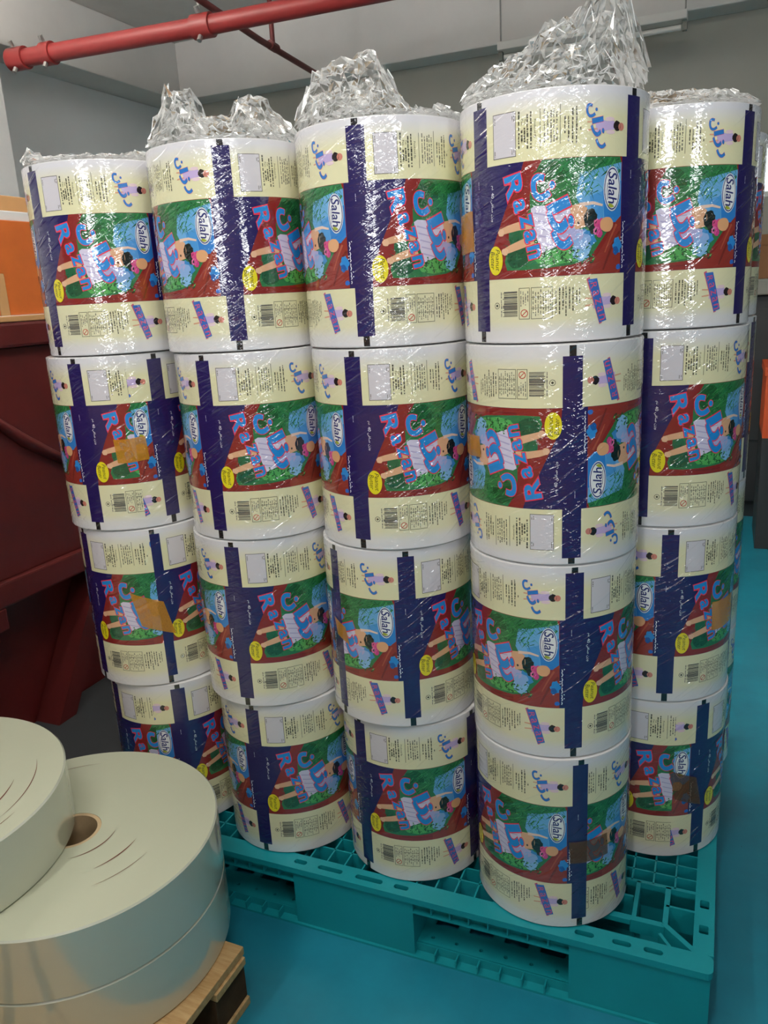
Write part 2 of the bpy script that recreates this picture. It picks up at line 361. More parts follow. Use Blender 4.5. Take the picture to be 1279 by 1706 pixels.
# tree trunk sweeping down to the right
addpoly([(89.5, .495), (86, .515), (82, .55), (78, .60), (73, .65), (66, .675), (58, .688), (58, .724), (89.5, .724)], '97352a', 6)
stroke([(89, .56), (84, .60), (80, .66), (77, .71)], 2.2, 1, '7a2a22', 6.5); stroke([(86, .53), (82, .58), (78, .64)], 1.4, .7, 'b4553c', 6.5)
stroke([(34, .70), (50, .705), (66, .70)], 1.2, .6, '7e2220', 3.5)
blob(87, .612, 3.6, .03, '2f8fdc', 7, jit=.25, seed=9); blob(85.8, .635, 2.2, .015, '1d5fae', 7.5, jit=.25, seed=10); blob(88, .70, 1.6, .012, '2f6fce', 7, jit=.2, seed=12)
# generic painted girl lying across the panel
addpoly([(34.5, .452), (37, .442), (46, .447), (56, .452), (63, .462), (61, .53), (60, .565), (52, .60), (41, .628), (38.5, .58), (36, .52)], 'dcd6ee', 7)
for i, (a, b_) in enumerate(((.47, .485), (.50, .515), (.53, .545), (.56, .575), (.59, .605))): stroke([(36.5 + i * .9, a), (45 + i, b_), (54, b_ - .005)], .9, .5, 'b9b2da', 7.3)
blob(57, .572, 8, .03, 'b4b4e2', 7.5, jit=.12, seed=14, rot=-.25); blob(63.5, .59, 5, .032, '8fb6e8', 7.6, jit=.15, seed=15)
addpoly([(56.5, .452), (62, .446), (66.5, .462), (67, .50), (66, .535), (60, .545), (57.5, .51)], FLESH, 8); stroke([(62, .45), (70, .445), (76, .455)], 2.2, 1.2, 'f2d3c0', 8)
blob(61.5, .52, .7, .006, '3a2a22', 8.5)
blob(68.5, .505, 4.2, .038, '15201c', 8.6, jit=.1, seed=16); blob(70, .545, 2.5, .02, '1f3026', 8.6, jit=.2, seed=17)
for i, (a, b_) in enumerate(((72.5, .523), (74.5, .54), (72.3, .555), (75.2, .52), (74.2, .565))): blob(a, b_, 1.9, .016, ('e0508c', 'd0408a', 'e878b0')[i % 3], 9, jit=.15, seed=20 + i)
blob(79, .53, 4.4, .03, 'e9ae7c', 9.4, jit=.04, seed=30)
stroke([(35, .512), (27, .516), (20, .525), (16.5, .531)], 5.2, 3.6, FLESH, 7); blob(15.8, .535, 2.2, .016, 'efc09a', 7.2, jit=.1, seed=31)
stroke([(36, .572), (28, .59), (22, .603), (19, .61)], 5.2, 3.6, FLESH, 7); blob(18.3, .613, 2.3, .015, 'efc09a', 7.2, jit=.1, seed=32)
# lettering
for ch, q in (('R', (19.5, 29.5, .318, .400)), ('a', (24.5, 31.0, .415, .460)), ('z', (28.6, 35.2, .478, .520)), ('a', (31, 37.2, .538, .582)), ('n', (33, 39.8, .600, .645))):
    text(ch, *q, BLUE, 11, outline=PINK, ow=.065, tilt=-.2, bold=.025)
for ch, q in (('\u0646', (35.5, 47.5, .325, .418)), ('\u0627', (44.5, 56, .437, .462)), ('\u0632', (45, 58, .468, .545)), ('\u0631', (47.5, 57, .548, .612))):
    text(ch, *q, BLUE, 13, outline=PINK, ow=.07, tilt=-.12 if ch != '\u0627' else -.35, bold=.045)
blob(82.3, .393, 5.9, .086, 'dfe6ee', 11, n=28); blob(82.3, .393, 5.4, .081, '21347e', 11.3, n=28); blob(82.3, .393, 4.9, .0755, 'f2f4f4', 11.6, n=28)
text('Salah', 79.6, 85.6, .328, .449, '252c74', 12, shear=.18, bold=.012); stroke([(79.0, .37), (78.7, .40), (79.0, .435)], .35, .35, '252c74', 12)
addpoly([(80.2, .447), (82.5, .452), (84, .462), (81.5, .466), (79.6, .458)], 'a9b43c', 12)
blob(11.5, .647, 5.2, .06, 'f2e21c', 12, n=24)
text('Peanut', 11.7, 14.6, .60, .69, '3d3a12', 12.5, shear=.3); text('Butter', 7.9, 10.9, .607, .682, '3d3a12', 12.5, shear=.3)
text('\ufee2\ufecf', 8.6, 10.6, .343, .362, 'f4f4ff', 4); text('40', 8.8, 10.9, .371, .393, 'f4f4ff', 4); text('\ufef2\ufed3\ufe8e\ufebb \ufee5\ufeaf\ufeed', 8.0, 10.6, .400, .487, 'f4f4ff', 4)
rnd = random.Random(5)
a = .52
while a < .70:      # hand-written white line down the navy field
    e = a + .010 + .012 * rnd.random(); k = 1.0 * (rnd.random() - .5)
    stroke([(91.0, a), (91.2 + abs(k), (a + e) / 2), (90.9, e)], .55, .55, 'eef0ff', 4)
    if rnd.random() > .5: blob(92.6 if rnd.random() > .5 else 89.9, a, .4, .003, 'eef0ff', 4, n=6)
    a = e + (.006 if rnd.random() > .75 else 0)
lines([97.0], .31, .36, 'cfd0ea', 4, wd=.4, seed=44)
# upper cream panel
rect(11, 26, .075, .245, 'dcd8de', 3); frame(11, 26, .075, .245, .35, '55524e', 4)
lines([12], .082, .12, '77746e', 4, wd=.5, seed=60); lines([23.6, 24.6], .082, .115, '77746e', 4, wd=.5, seed=61); lines([23.4, 24.6], .20, .24, '77746e', 4, wd=.5, seed=62); lines([12], .205, .24, '77746e', 4, wd=.5, seed=63)
text('Produced By', 36.2, 37.7, .115, .185, INK, 4); lines([27.4, 34.4], .07, .245, INK, 4, wd=.9, seed=64); lines([32.4], .085, .235, INK, 4, wd=.9, seed=65); text('Tel.', 30.9, 32.0, .11, .13, INK, 4); text('Fax.', 29.2, 30.3, .11, .135, INK, 4); lines([30.7, 29.0], .14, .205, INK, 4, wd=.9, seed=66)
stroke([(40, .08), (40, .225)], .3, .3, INK, 4)
lines([42, 43.8, 45.6, 47.2, 48.8], .08, .235, '6a695a', 4, wd=.7, seed=67, fill=.6); stroke([(51, .07), (51, .215)], .3, .3, INK, 4)
lines([53.2, 55.2], .10, .21, INK, 4, wd=.7, seed=68, fill=.7); lines([57.4, 59.6], .075, .22, INK, 4, wd=.8, seed=69); lines([62], .14, .175, INK, 4, wd=.8, seed=70)
def girl(u, v, l):
    stroke([(u + 6, v - .012), (u, v - .014)], 1.0, .8, 'e2a987', l); stroke([(u + 6, v + .012), (u, v + .017)], 1.0, .8, 'e2a987', l)
    addpoly([(u + 5, v - .03), (u + 12, v - .016), (u + 17, v - .018), (u + 17.5, v + .014), (u + 12, v + .018), (u + 5, v + .03)], 'cdb8e4', l)
    blob(u + 14.5, v + .024, 3, .008, 'f0d6dc', l, seed=80); blob(u + 14, v - .024, 3, .008, 'f0d6dc', l, seed=81)
    blob(u + 19, v, 2.6, .019, '241a1c', l + .5, jit=.08, seed=82); blob(u + 22, v + .003, 2.1, .015, 'd98a78', l + .5)
girl(66, .155, 4)
for ch, q in (('\u0646', (65.5, 71.8, .075, .123)), ('\u0627', (69, 75.4, .128, .142)), ('\u0632', (68.6, 76, .153, .192)), ('\u0631', (71.5, 77, .205, .238))):
    text(ch, *q, '2f7fd0', 7, outline='e8566c', ow=.04, tilt=-.12, bold=.03)
# lower cream panel
blob(12, .835, 1.9, .0135, INK, 3); blob(12, .835, 1.55, .011, 'ece9c4', 3.5); blob(12, .835, .8, .0055, INK, 4)
rnd = random.Random(9); a = .778
while a < .884:
    e = a + rnd.choice((.0016, .0016, .003, .0045)); rect(17.0 if rnd.random() > .2 else 16.2, 26.0, a, e, '3b3a44', 4); a = e + rnd.choice((.0016, .0016, .003))
lines([14.9], .775, .885, '77746e', 4, wd=.6, seed=90)
frame(27, 33.6, .765, .895, .3, INK, 4); lines([28, 29.4, 30.8, 32.2], .775, .845, '77746a', 4, wd=.55, seed=91)
blob(30.3, .87, 2.3, .0165, 'c2463a', 4); blob(30.3, .87, 1.8, .013, 'ece9c4', 4.5); stroke([(28.9, .88), (31.8, .86)], .5, .5, 'c2463a', 5)
frame(34.4, 47, .765, .895, .3, INK, 4); lines([35.4, 36.9, 38.4, 39.9, 41.4, 42.9, 44.4, 45.6], .772, .888, '6a695a', 4, wd=.5, seed=92, fill=.55)
stroke([(34.4, .805), (47, .805)], .25, .25, INK, 4); stroke([(34.4, .85), (47, .85)], .25, .25, INK, 4)
lines([48.6, 50.6, 52.6, 54.4, 56.4, 58.4], .765, .89, INK, 4, wd=.7, seed=93, fill=.65); lines([60.6, 62.4], .775, .85, INK, 4, wd=.6, seed=94)
girl(66, .835, 4)
addpoly([(67.5, .745), (73.3, .742), (80, .915), (75.2, .925)], '3b6fc4', 6); addpoly([(66.6, .742), (68.5, .735), (77.0, .925), (75.2, .93)], 'd2607c', 5.5)
for i, ch in enumerate('Razan'): text(ch, 69.3 + i * 1.45, 73.2 + i * 1.45, .758 + i * .033, .782 + i * .033, 'e05a80', 7, tilt=-.2)

bmesh.ops.triangulate(art, faces=[f for f in art.faces if len(f.verts) > 4])
NCUT = 24
for i in range(1, NCUT):
    bmesh.ops.bisect_plane(art, geom=art.verts[:] + art.edges[:] + art.faces[:], plane_co=(REP * i / NCUT, 0, 0), plane_no=(1, 0, 0), dist=1e-5)
WHT, CRM = lin('e7e6ea'), lin('ece8bc')
def grad(v):
    d = min(v, 1 - v); t = max(0, min(1, (d - .03) / .09)); t = t * t * (3 - 2 * t)
    return tuple(WHT[i] * (1 - t) + CRM[i] * t for i in range(3))
_pieces = {}
def piece(ua, ub):
    k = (round(ua, 2), round(ub, 2))
    if k in _pieces: return _pieces[k]
    b = art.copy()
    if ua > 0.01: bmesh.ops.bisect_plane(b, geom=b.verts[:] + b.edges[:] + b.faces[:], plane_co=(ua, 0, 0), plane_no=(1, 0, 0), clear_inner=True)
    if ub < REP - 0.01: bmesh.ops.bisect_plane(b, geom=b.verts[:] + b.edges[:] + b.faces[:], plane_co=(ub, 0, 0), plane_no=(1, 0, 0), clear_outer=True)
    cols = []
    for f in b.faces:
        cc = PAL[f.material_index]
        for lp in f.loops:
            x = grad(lp.vert.co.y / VD) if cc == 'GRAD' else cc
            cols += [x[0], x[1], x[2], 1.0]
        f.material_index = 0
    for v in b.verts:
        u, y, l = v.co; a = R_(u); r = RR + 0.0002 + 0.00007 * l
        v.co = (r * math.cos(a), r * math.sin(a), max(-HH / 2 + .0035, min(HH / 2 - .0035, HH / 2 - y / VD * HH)))
    bmesh.ops.recalc_face_normals(b, faces=[])
    me = bpy.data.meshes.new('printed_repeat'); b.to_mesh(me); b.free()
    at_ = me.color_attributes.new('Col', 'FLOAT_COLOR', 'CORNER'); at_.data.foreach_set('color', cols)
    me.polygons.foreach_set('use_smooth', [False] * len(me.polygons))
    # cylinder normals on every corner so the facets read as one smooth curve
    nn = []
    for lp in me.loops:
        c = me.vertices[lp.vertex_index].co; d = math.hypot(c.x, c.y); nn.append((c.x / d, c.y / d, 0))
    flip_needed = False
    q = me.polygons[0]; c = q.center
    me.materials.append(M['print'])
    fl = [p_ for p_ in me.polygons if p_.normal.x * p_.center.x + p_.normal.y * p_.center.y < 0]
    if fl:
        bb = bmesh.new(); bb.from_mesh(me); bb.faces.ensure_lookup_table()
        bmesh.ops.reverse_faces(bb, faces=[bb.faces[p_.index] for p_ in fl]); bb.to_mesh(me); bb.free()
        nn = []
        for lp in me.loops:
            c = me.vertices[lp.vertex_index].co; d = math.hypot(c.x, c.y); nn.append((c.x / d, c.y / d, 0))
    me.polygons.foreach_set('use_smooth', [True] * len(me.polygons))
    me.normals_split_custom_set(nn)
    _pieces[k] = me
    return me

b = bmesh.new(); h2 = HH / 2 - .0013; e = 0.003
lathe(b, [(0.047, -h2), (RR - e, -h2), (RR - .0006, -h2 + .0008), (RR, -h2 + e), (RR, h2 - e), (RR - .0006, h2 - .0008), (RR - e, h2), (0.047, h2)], n=96)
body_me = bpy.data.meshes.new('wound_film'); b.to_mesh(body_me); b.free(); body_me.materials.append(M['film_edge'])
body_me.polygons.foreach_set('use_smooth', [True] * len(body_me.polygons)); body_me.set_sharp_from_angle(angle=R_(50))
h2 = HH / 2; b = bmesh.new(); lathe(b, [(0.038, -h2), (0.0465, -h2), (0.0465, h2), (0.038, h2)], n=36)
core_me = bpy.data.meshes.new('core'); b.to_mesh(core_me); b.free(); core_me.materials.append(M['card'])

def tape(parent, ang, a0, a1, v0, v1, mt_, diamond=False):
    b = bmesh.new(); n = 8; rows = 4; g = []
    for j in range(rows + 1):
        row = []
        for i in range(n + 1):
            t, s = i / n, j / rows
            if diamond: aa = a0 + (a1 - a0) * t + (s - .5) * (a1 - a0) * .25; vv = v0 + (v1 - v0) * s + (t - .5) * (v1 - v0) * .35
            else: aa = a0 + (a1 - a0) * t + (s - .5) * 1.2; vv = v0 + (v1 - v0) * s + .004 * math.sin(5 * t)
            r = RR + .0022; row.append(b.verts.new((r * math.cos(R_(aa)), r * math.sin(R_(aa)), HH / 2 - vv * HH)))
        g.append(row)
    for j in range(rows):
        for i in range(n): b.faces.new((g[j + 1][i], g[j + 1][i + 1], g[j][i + 1], g[j][i]))
    o = obj('tape', b, mt_, parent); o['label'] = 'amber packing tape' if mt_ is M['tape'] else 'brown packing tape'
    return smooth(o)

COLS = [
 [(-0.5441, 1.7746), (-0.5557, 1.7723), (-0.5464, 1.7743), (-0.5293, 1.7771)],
 [(-0.2616, 1.6503), (-0.2533, 1.6476), (-0.2586, 1.6500), (-0.2447, 1.6559)],
 [(0.0295, 1.5375), (0.0308, 1.5343), (0.0249, 1.5381), (0.0382, 1.5440)],
 [(0.3093, 1.4110), (0.3084, 1.4030), (0.3066, 1.4031), (0.3071, 1.4000)],
 [(0.5620, 1.5790), (0.5640, 1.5770), (0.5648, 1.5760), (0.5688, 1.5770)],
 [(0.7080, 1.8600), (0.7100, 1.8590), (0.7100, 1.8590), (0.7100, 1.8590)]]
def std(a): return [(a - 198, 36, 99), (a - 99, 0, 99), (a, 0, 99), (a + 99, 0, 99)]
PH = {
 (0, 0): std(-130.7),
 (0, 1): [(-110.2, 0, 40), (-146.2, 76, 99), (-47.2, 0, 99), (-209.2, 0, 99), (51.8, 0, 99)],
 (0, 2): [(-139.1, 0, 66), (-170.2, 97.1, 99), (-71.2, 0, 99), (27.8, 0, 94.1), (-238.1, 0, 99)],
 (0, 3): [(-141, 0, 44), (-173.1, 76.1, 99), (-74.1, 0, 99), (24.9, 0, 95.1), (-240, 0, 99)],
 (1, 0): std(-84.9), (1, 1): std(-118.6), (1, 2): std(-108.9), (1, 3): std(-113.2),
 (2, 0): std(-106.4), (2, 1): std(-118.6),
 (2, 2): [(-146.2, 0, 4), (-185.3, 43.1, 99), (-86.3, 0, 99), (12.7, 0, 99), (-245.2, 0.0, 99)],
 (2, 3): std(-138.8),
 (3, 0): std(-149.2), (3, 1): std(-90.5), (3, 2): std(-87.4),
 (3, 3): [(-82, 0, 5), (-122, 45, 99), (-181, 0, 99), (-280, 0, 99), (-23, 0, 4)],
 (4, 0): std(-52.4), (4, 1): std(-122.5), (4, 2): std(-100.2),
 (4, 3): [(-138, 0, 46), (-168, 76, 99), (-69, 0, 99), (30, 0, 93), (-237, 0, 99)],
 (5, 0): std(-70), (5, 1): std(-40), (5, 2): std(-95), (5, 3): std(-110)}
COLN = ['leftmost column', 'second column from the left', 'third column from the left', 'front corner column nearest the camera', 'rightmost front column', 'column hidden behind the rightmost stack']
ROWN = ['topmost', 'second from the top', 'third from the top', 'bottom']
EXTRA = {(0, 0): 'with strong wrap glare', (0, 1): 'with a spliced print and amber tape', (0, 2): 'with a torn print splice and amber tape', (0, 3): 'half hidden by a white roll',
 (3, 1): 'printed side upside down', (3, 3): 'with brown tape, on the teal pallet', (4, 2): 'with amber tape', (3, 0): 'under the tallest plastic tuft', (4, 3): 'in shade on the teal pallet', (2, 3): 'on the pallet edge', (1, 3): 'on the pallet edge'}
TAPES = {(0, 1): [(-85.8, -61.6, .463, .599, 'tape', False)], (0, 2): [(-91.9, -65.7, .421, .637, 'tape', True)], (2, 2): [(-150, -136, .44, .536, 'tape', True)], (3, 1): [(-181, -155, .425, .525, 'tape', False)],
 (3, 3): [(-90, -60, .472, .60, 'tape2', False)], (4, 2): [(-65, -36, .434, .60, 'tape', False)], (4, 3): [(-93, -70, .455, .644, 'tape2', True)], (3, 0): [(-186, -157, .433, .603, 'tape', False)]}
ROLLS = {}
for c in range(6):
    for j in range(4):
        x, y = COLS[c][j]; zc = Z0 + (3.5 - j) * HH
        r = empty('film_roll', (x, y, zc))
        lab = 'printed cream and navy film roll, %s in the %s' % (ROWN[j], COLN[c])
        if (c, j) in EXTRA: lab += ', ' + EXTRA[(c, j)]
        words = lab.split()
        if len(words) > 16: lab = lab.replace('printed cream and navy film roll', 'printed film roll')
        if len(lab.split()) > 16: lab = lab.split(', ' + EXTRA[(c, j)])[0]
        tag(r, lab, 'film roll', 'stacked printed film rolls')
        obj('wound_film', body_me, None, r); obj('core', core_me, None, r)
        for (a, ua, ub) in PH[(c, j)]:
            fl = (c, j) == (3, 1)
            obj('printed_film', piece(ua, ub), None, r, rot=(math.pi if fl else 0, 0, R_(a)))
        for t in TAPES.get((c, j), []): tape(r, 0, t[0], t[1], t[2], t[3], M[t[4]], t[5])
        ROLLS[(c, j)] = r
art.free()

# ------------------------------------------------------------------ crumpled tops of the stretch wrap
ZT = Z0 + 4 * HH
def crown(c, prof, label, seed, amp=0.013, n=38, rope=None):
    """loose film bunched over the top of a column; prof = (sideways offset, height) of its ridge"""
    x, y = COLS[c][0]; d = Vector((x, y, 0)).normalized(); s = Vector((d.y, -d.x, 0))
    root = empty('plastic_wrap', (x, y, ZT)); tag(root, label, 'plastic wrap', 'clear wrap bunched on the columns')
    def ph(t):
        for (x0, h0), (x1, h1) in zip(prof, prof[1:]):
            if x0 <= t <= x1: return h0 + (h1 - h0) * (t - x0) / max(1e-6, x1 - x0)
        return 0.004
    for layer in range(2):
        rnd = random.Random(seed * 7 + layer); b = bmesh.new(); grid = {}
        ridge = (-0.035, 0.02, -0.08)[layer]; wdt = (0.10, 0.085, 0.06)[layer]; hk = (1.0, 0.72, 0.4)[layer]
        m_ = n
        for i in range(m_ + 1):
            for k in range(m_ + 1):
                px = (i / m_ * 2 - 1) * (RR + .002); py = (k / m_ * 2 - 1) * (RR + .002)
                rr = math.hypot(px, py)
                if rr > RR: continue
                jit = 0.0045
                edge = max(0, min(1, (RR - rr) / .05)); edge = edge ** .5
                tt = px + noise.noise((px * 20 + seed, py * 20, layer)) * .014
                hgt = ph(tt) * hk * math.exp(-((py - ridge - noise.noise((px * 9, seed, layer * 3)) * .03) / wdt) ** 2)
                cr = noise.noise((px * 55, py * 55, seed + layer * 9.1)) + .7 * noise.noise((px * 120, py * 120, seed * 2 + layer)) + .8 * abs(noise.noise((px * 28, py * 28, seed + 5.5 + layer)))
                z = .002 + hgt * edge + max(-.3, cr + .25) * amp * (.35 + .65 * edge) * (1 + hgt * 5) * .8
                P = s * (px + rnd.uniform(-jit, jit)) + d * (py + rnd.uniform(-jit, jit)); P.z = max(.001, z + rnd.uniform(-.002, .002) * edge)
                grid[(i, k)] = b.verts.new(P)
        for i in range(m_):
            for k in range(m_):
                q = [grid.get(t) for t in ((i, k), (i + 1, k), (i + 1, k + 1), (i, k + 1))]
                if all(q):
                    if rnd.random() > .5: b.faces.new((q[0], q[1], q[2])); b.faces.new((q[0], q[2], q[3]))
                    else: b.faces.new((q[0], q[1], q[3])); b.faces.new((q[1], q[2], q[3]))
        bmesh.ops.recalc_face_normals(b, faces=b.faces)
        cr_e = []
        b.normal_update()
        for ed in b.edges:
            if len(ed.link_faces) == 2 and ed.calc_face_angle(0) > .75 and rnd.random() < (.34 if max(ed.verts[0].co.z, ed.verts[1].co.z) < .055 else .16): cr_e.append((ed.verts[0].co.copy(), ed.verts[1].co.copy()))
        obj('crumpled_film', b, M['wrap'], root)
        b2 = bmesh.new()
        for p0, p1 in cr_e:          # white slivers painting the glints along sharp folds
            t = (p1 - p0).normalized(); aa = t.cross(Vector((.3, .2, 1))).normalized(); bb = t.cross(aa); wv = rnd.uniform(.00015, .00065)
            q0 = [b2.verts.new(p0 + k * wv) for k in (aa, bb - aa * .5, -bb - aa * .5)]; q1 = [b2.verts.new(p1 + k * wv) for k in (aa, bb - aa * .5, -bb - aa * .5)]
            for i in range(3): b2.faces.new((q0[i], q0[(i + 1) % 3], q1[(i + 1) % 3], q1[i]))
        bmesh.ops.recalc_face_normals(b2, faces=b2.faces)
        tag(obj('fold_glints', b2, M['fold'], root), kind='stuff')
    if rope:
        b = bmesh.new(); rnd = random.Random(seed)
        pts = [Vector(q) - Vector((x, y, ZT)) for q in rope]; fine = []
        for p0, p1 in zip(pts, pts[1:]):
            for t in range(14): fine.append(p0.lerp(p1, t / 14) + Vector((rnd.uniform(-1, 1), rnd.uniform(-1, 1), 0)) * .0022)
        fine.append(pts[-1])
        tube(b, fine, [.0035 + .0035 * rnd.random() for _ in fine], n=6)
        rp = empty('wrap_rope', (x, y, ZT)); tag(rp, 'twisted rope of clear wrap hanging beside the rightmost column', 'plastic wrap')
        obj('twisted_film', b, M['wrap'], rp)
        b2 = bmesh.new()
        for k in range(2):
            tube(b2, [q + Vector((math.cos(i * 1.1 + k * 3.1), math.sin(i * 1.1 + k * 3.1), 0)) * .0045 for i, q in enumerate(fine)], .0006, n=5)
        obj('fold_glints', b2, M['fold'], rp)  # white strands painting the glints on the twisted film
    return root
crown(0, [(-.158, .004), (-.15, .03), (-.128, .06), (-.12, .03), (-.10, .012), (-.03, .012), (.03, .012), (.07, .022), (.10, .024), (.15, .012)], 'low crinkled clear wrap on top of the leftmost column', 1, amp=.008)
crown(1, [(-.158, .004), (-.13, .045), (-.10, .095), (-.08, .085), (-.055, .09), (-.04, .045), (.02, .04), (.03, .075), (.06, .075), (.09, .06), (.15, .01)], 'crumpled clear wrap with two peaks on the second column from the left', 2)
crown(2, [(-.158, .01), (-.14, .06), (-.12, .09), (-.09, .085), (-.04, .095), (.0, .105), (.03, .055), (.05, .01), (.09, .012), (.12, .03), (.15, .01)], 'upright clear wrap tuft on the third column from the left', 3)
crown(3, [(-.158, .04), (-.13, .045), (-.10, .04), (-.07, .05), (-.03, .075), (.0, .1), (.03, .108), (.06, .13), (.085, .165), (.11, .15), (.135, .125), (.15, .10), (.158, .03)], 'tall clear plastic tuft towering over the front corner column', 4, amp=.014)
crown(4, [(-.158, .03), (-.1, .03), (0, .032), (.05, .03), (.1, .022), (.15, .015)], 'low flattened clear wrap on top of the rightmost front column', 5, amp=.008,
      rope=[(.722, 1.60, 1.605), (.722, 1.605, 1.45), (.722, 1.61, 1.30), (.722, 1.625, 1.15), (.725, 1.66, 1.0)])

# ------------------------------------------------------------------ teal plastic pallet (local x = leftwards along front edge, y = depth)
pal = empty('plastic_pallet', (0.5314, 1.1231, 0)); tag(pal, 'teal plastic pallet with a grid deck under the film roll columns', 'pallet')
def pl(x, y): q = E1 * -x + E2 * y; return (q.x, q.y)
PROT = math.pi - AZ      # local +x -> -E1, local +y -> -E2 ; so mirror y below
PLEN, PDEP, PT = 1.40, 1.10, 0.15
def pobj(name, b, parent=pal, smooth_=False):
    # b is authored with y = depth from front edge; convert to pallet frame
    for v in b.verts:
        q = pl(v.co.x, v.co.y); v.co.x, v.co.y = q
    bmesh.ops.recalc_face_normals(b, faces=b.faces)
    return obj(name, b, M['teal'], parent)
# front rim with slots
sl = []
for cx, ln in ((.834, .030), (.762, .058), (.671, .062), (.598, .032), (.226, .036), (.158, .034), (.102, .034), (1.174, .036), (1.242, .034), (1.298, .034)):
    sl.append(rrect(cx - ln / 2, cx + ln / 2, .016, .028, .0055))
b = bmesh.new(); plate(b, rrect(0, PLEN, 0, .044, .012), sl, PT - .014, PT); pobj('front_rim', b)
b = bmesh.new(); plate(b, rrect(0, PLEN, PDEP - .044, PDEP, .012), [rrect(c - .03, c + .03, PDEP - .03, PDEP - .018, .0055) for c in (.2, .6, .8, 1.2)], PT - .014, PT); pobj('back_rim', b)
for nm, x0 in (('side_rim', 0), ('side_rim', PLEN - .036)):
    hs = []
    for cy in (.105, .172, .55, .93, .995): hs.append(rrect(x0 + .010, x0 + .027, cy - .011, cy + .011, .003))
    b = bmesh.new(); plate(b, [(x0, .044), (x0 + .036, .044), (x0 + .036, PDEP - .044), (x0, PDEP - .044)], hs, PT - .014, PT); pobj(nm, b)
# corner gussets and inner ribs of the deck
def rib(b, x0, x1, y0, y1, z0=PT - .055, z1=PT - .0015): bx(b, x0, x1, y0, y1, z0, z1)
def rib_obj(name, x0, x1, y0, y1, z0=PT - .055, z1=PT - .0015):
    b = bmesh.new(); rib(b, x0, x1, y0, y1, z0, z1); return pobj(name, b)
xs = [.036 + .001]; x = .075
while x < PLEN - .05: xs.append(x); x += .0415
ys = []; y = .085
while y < PDEP - .05: ys.append(y); y += .0375
for i, x in enumerate(xs[1:]):
    y0 = .044 if .255 < x < 1.145 else .20
    rib_obj('cross_rib', x - .0017, x + .0017, y0, PDEP - .044)
for y in ys:
    if y < .20: rib_obj('long_rib', .26, 1.14, y - .0017, y + .0017)
    else: rib_obj('long_rib', .036, PLEN - .036, y - .0017, y + .0017)
for mir in (0, 1):
    def mx_(x): return PLEN - x if mir else x
    def rb(x0, x1, y0, y1, **k): rib_obj('corner_rib', min(mx_(x0), mx_(x1)), max(mx_(x0), mx_(x1)), y0, y1, **k)
    rb(.036, .26, .196, .204); rb(.082, .092, .095, .20); rb(.14, .148, .10, .20); rb(.036, .088, .145, .15); rb(.255, .262, .044, .20)
    rb(.15, .26, .086, .10, z0=PT - .012); rb(.088, .15, .088, .10, z0=PT - .03); rb(.15, .26, .15, .155)
    b = bmesh.new()        # diagonal gusset
    for (ax, ay), (cx, cy), wd in (((.012, .03), (.09, .098), .010), ((.075, .044), (.095, .07), .006)):
        dv = Vector((cx - ax, cy - ay, 0)); nv = Vector((-dv.y, dv.x, 0)).normalized() * wd / 2
        vv = []
        for z in (PT - .05, PT - .0008):
            for px, py in ((ax + nv.x, ay + nv.y), (cx + nv.x, cy + nv.y), (cx - nv.x, cy - nv.y), (ax - nv.x, ay - nv.y)): vv.append(b.verts.new((mx_(px), py, z)))
        for q in ((0, 1, 2, 3), (4, 5, 6, 7), (0, 1, 5, 4), (1, 2, 6, 5), (2, 3, 7, 6), (3, 0, 4, 7)): b.faces.new([vv[i] for i in q])
    pobj('corner_gusset', b)
# recessed tray below the grid, so the cells have a floor over the blocks
# blocks (feet)
BX = ((0.004, .252), (.568, .846), (PLEN - .252, PLEN - .004)); BY = ((.006, .20), (.45, .65), (PDEP - .20, PDEP - .006))
for x0, x1 in BX:
    for y0, y1 in BY:
        b = bmesh.new(); t = .004
        # open-topped hollow foot
        bx(b, x0, x1, y0, y0 + t, .004, PT - .014); bx(b, x0, x1, y1 - t, y1, .004, PT - .014); bx(b, x0, x0 + t, y0 + t, y1 - t, .004, PT - .014); bx(b, x1 - t, x1, y0 + t, y1 - t, .004, PT - .014)
        bx(b, x0, x1, y0, y1, .0, .006)
        pobj('foot', b)
# lintels over the fork openings and bottom runners with holes and ribs
for k, (x0, x1) in enumerate(((.252, .568), (.846, PLEN - .252))):
    for y0, y1 in ((.006, .044), (PDEP - .044, PDEP - .006)):
        b = bmesh.new(); bx(b, x0, x1, y0 + .012, y0 + .016, PT - .042, PT - .014)
        for i in range(1, 8): xx = x0 + (x1 - x0) * i / 8; bx(b, xx - .0015, xx + .0015, y0, y0 + .012, PT - .036, PT - .014)
        bx(b, x0, x1, y0, y0 + .016, PT - .042, PT - .038)
        pobj('lintel', b)
for y0, y1 in ((0.0, .20), (.45, .65), (PDEP - .20, PDEP)):
    hs = []
    for (x0, x1) in ((.252, .568), (.846, PLEN - .252)):
        for i in range(6):
            cx = x0 + .028 + (x1 - x0 - .056) * i / 5; hs.append(rrect(cx - .0042, cx + .0042, y0 + .038, y0 + .0464, .004, 3))
        for i in range(4):
            for r_ in range(2):
                cx = x0 + .045 + (x1 - x0 - .09) * i / 3; cy = y0 + .09 + r_ * .05; hs.append(rrect(cx - .026, cx + .026, cy - .012, cy + .012, .004, 2))
    b = bmesh.new(); plate(b, [(0.004, y0 + .022), (PLEN - .004, y0 + .022), (PLEN - .004, y1), (.004, y1)], hs, .016, .024); rn = pobj('runner', b)
    b = bmesh.new(); bx(b, .004, PLEN - .004, y0, y0 + .022, 0, .005); bx(b, .004, PLEN - .004, y0 + .019, y0 + .023, 0, .024)
    for (x0, x1) in ((.252, .568), (.846, PLEN - .252)):
        for i in range(1, 7): xx = x0 + (x1 - x0) * i / 7; bx(b, xx - .0015, xx + .0015, y0, y0 + .020, .004, .022)
    pobj('runner_lip', b)

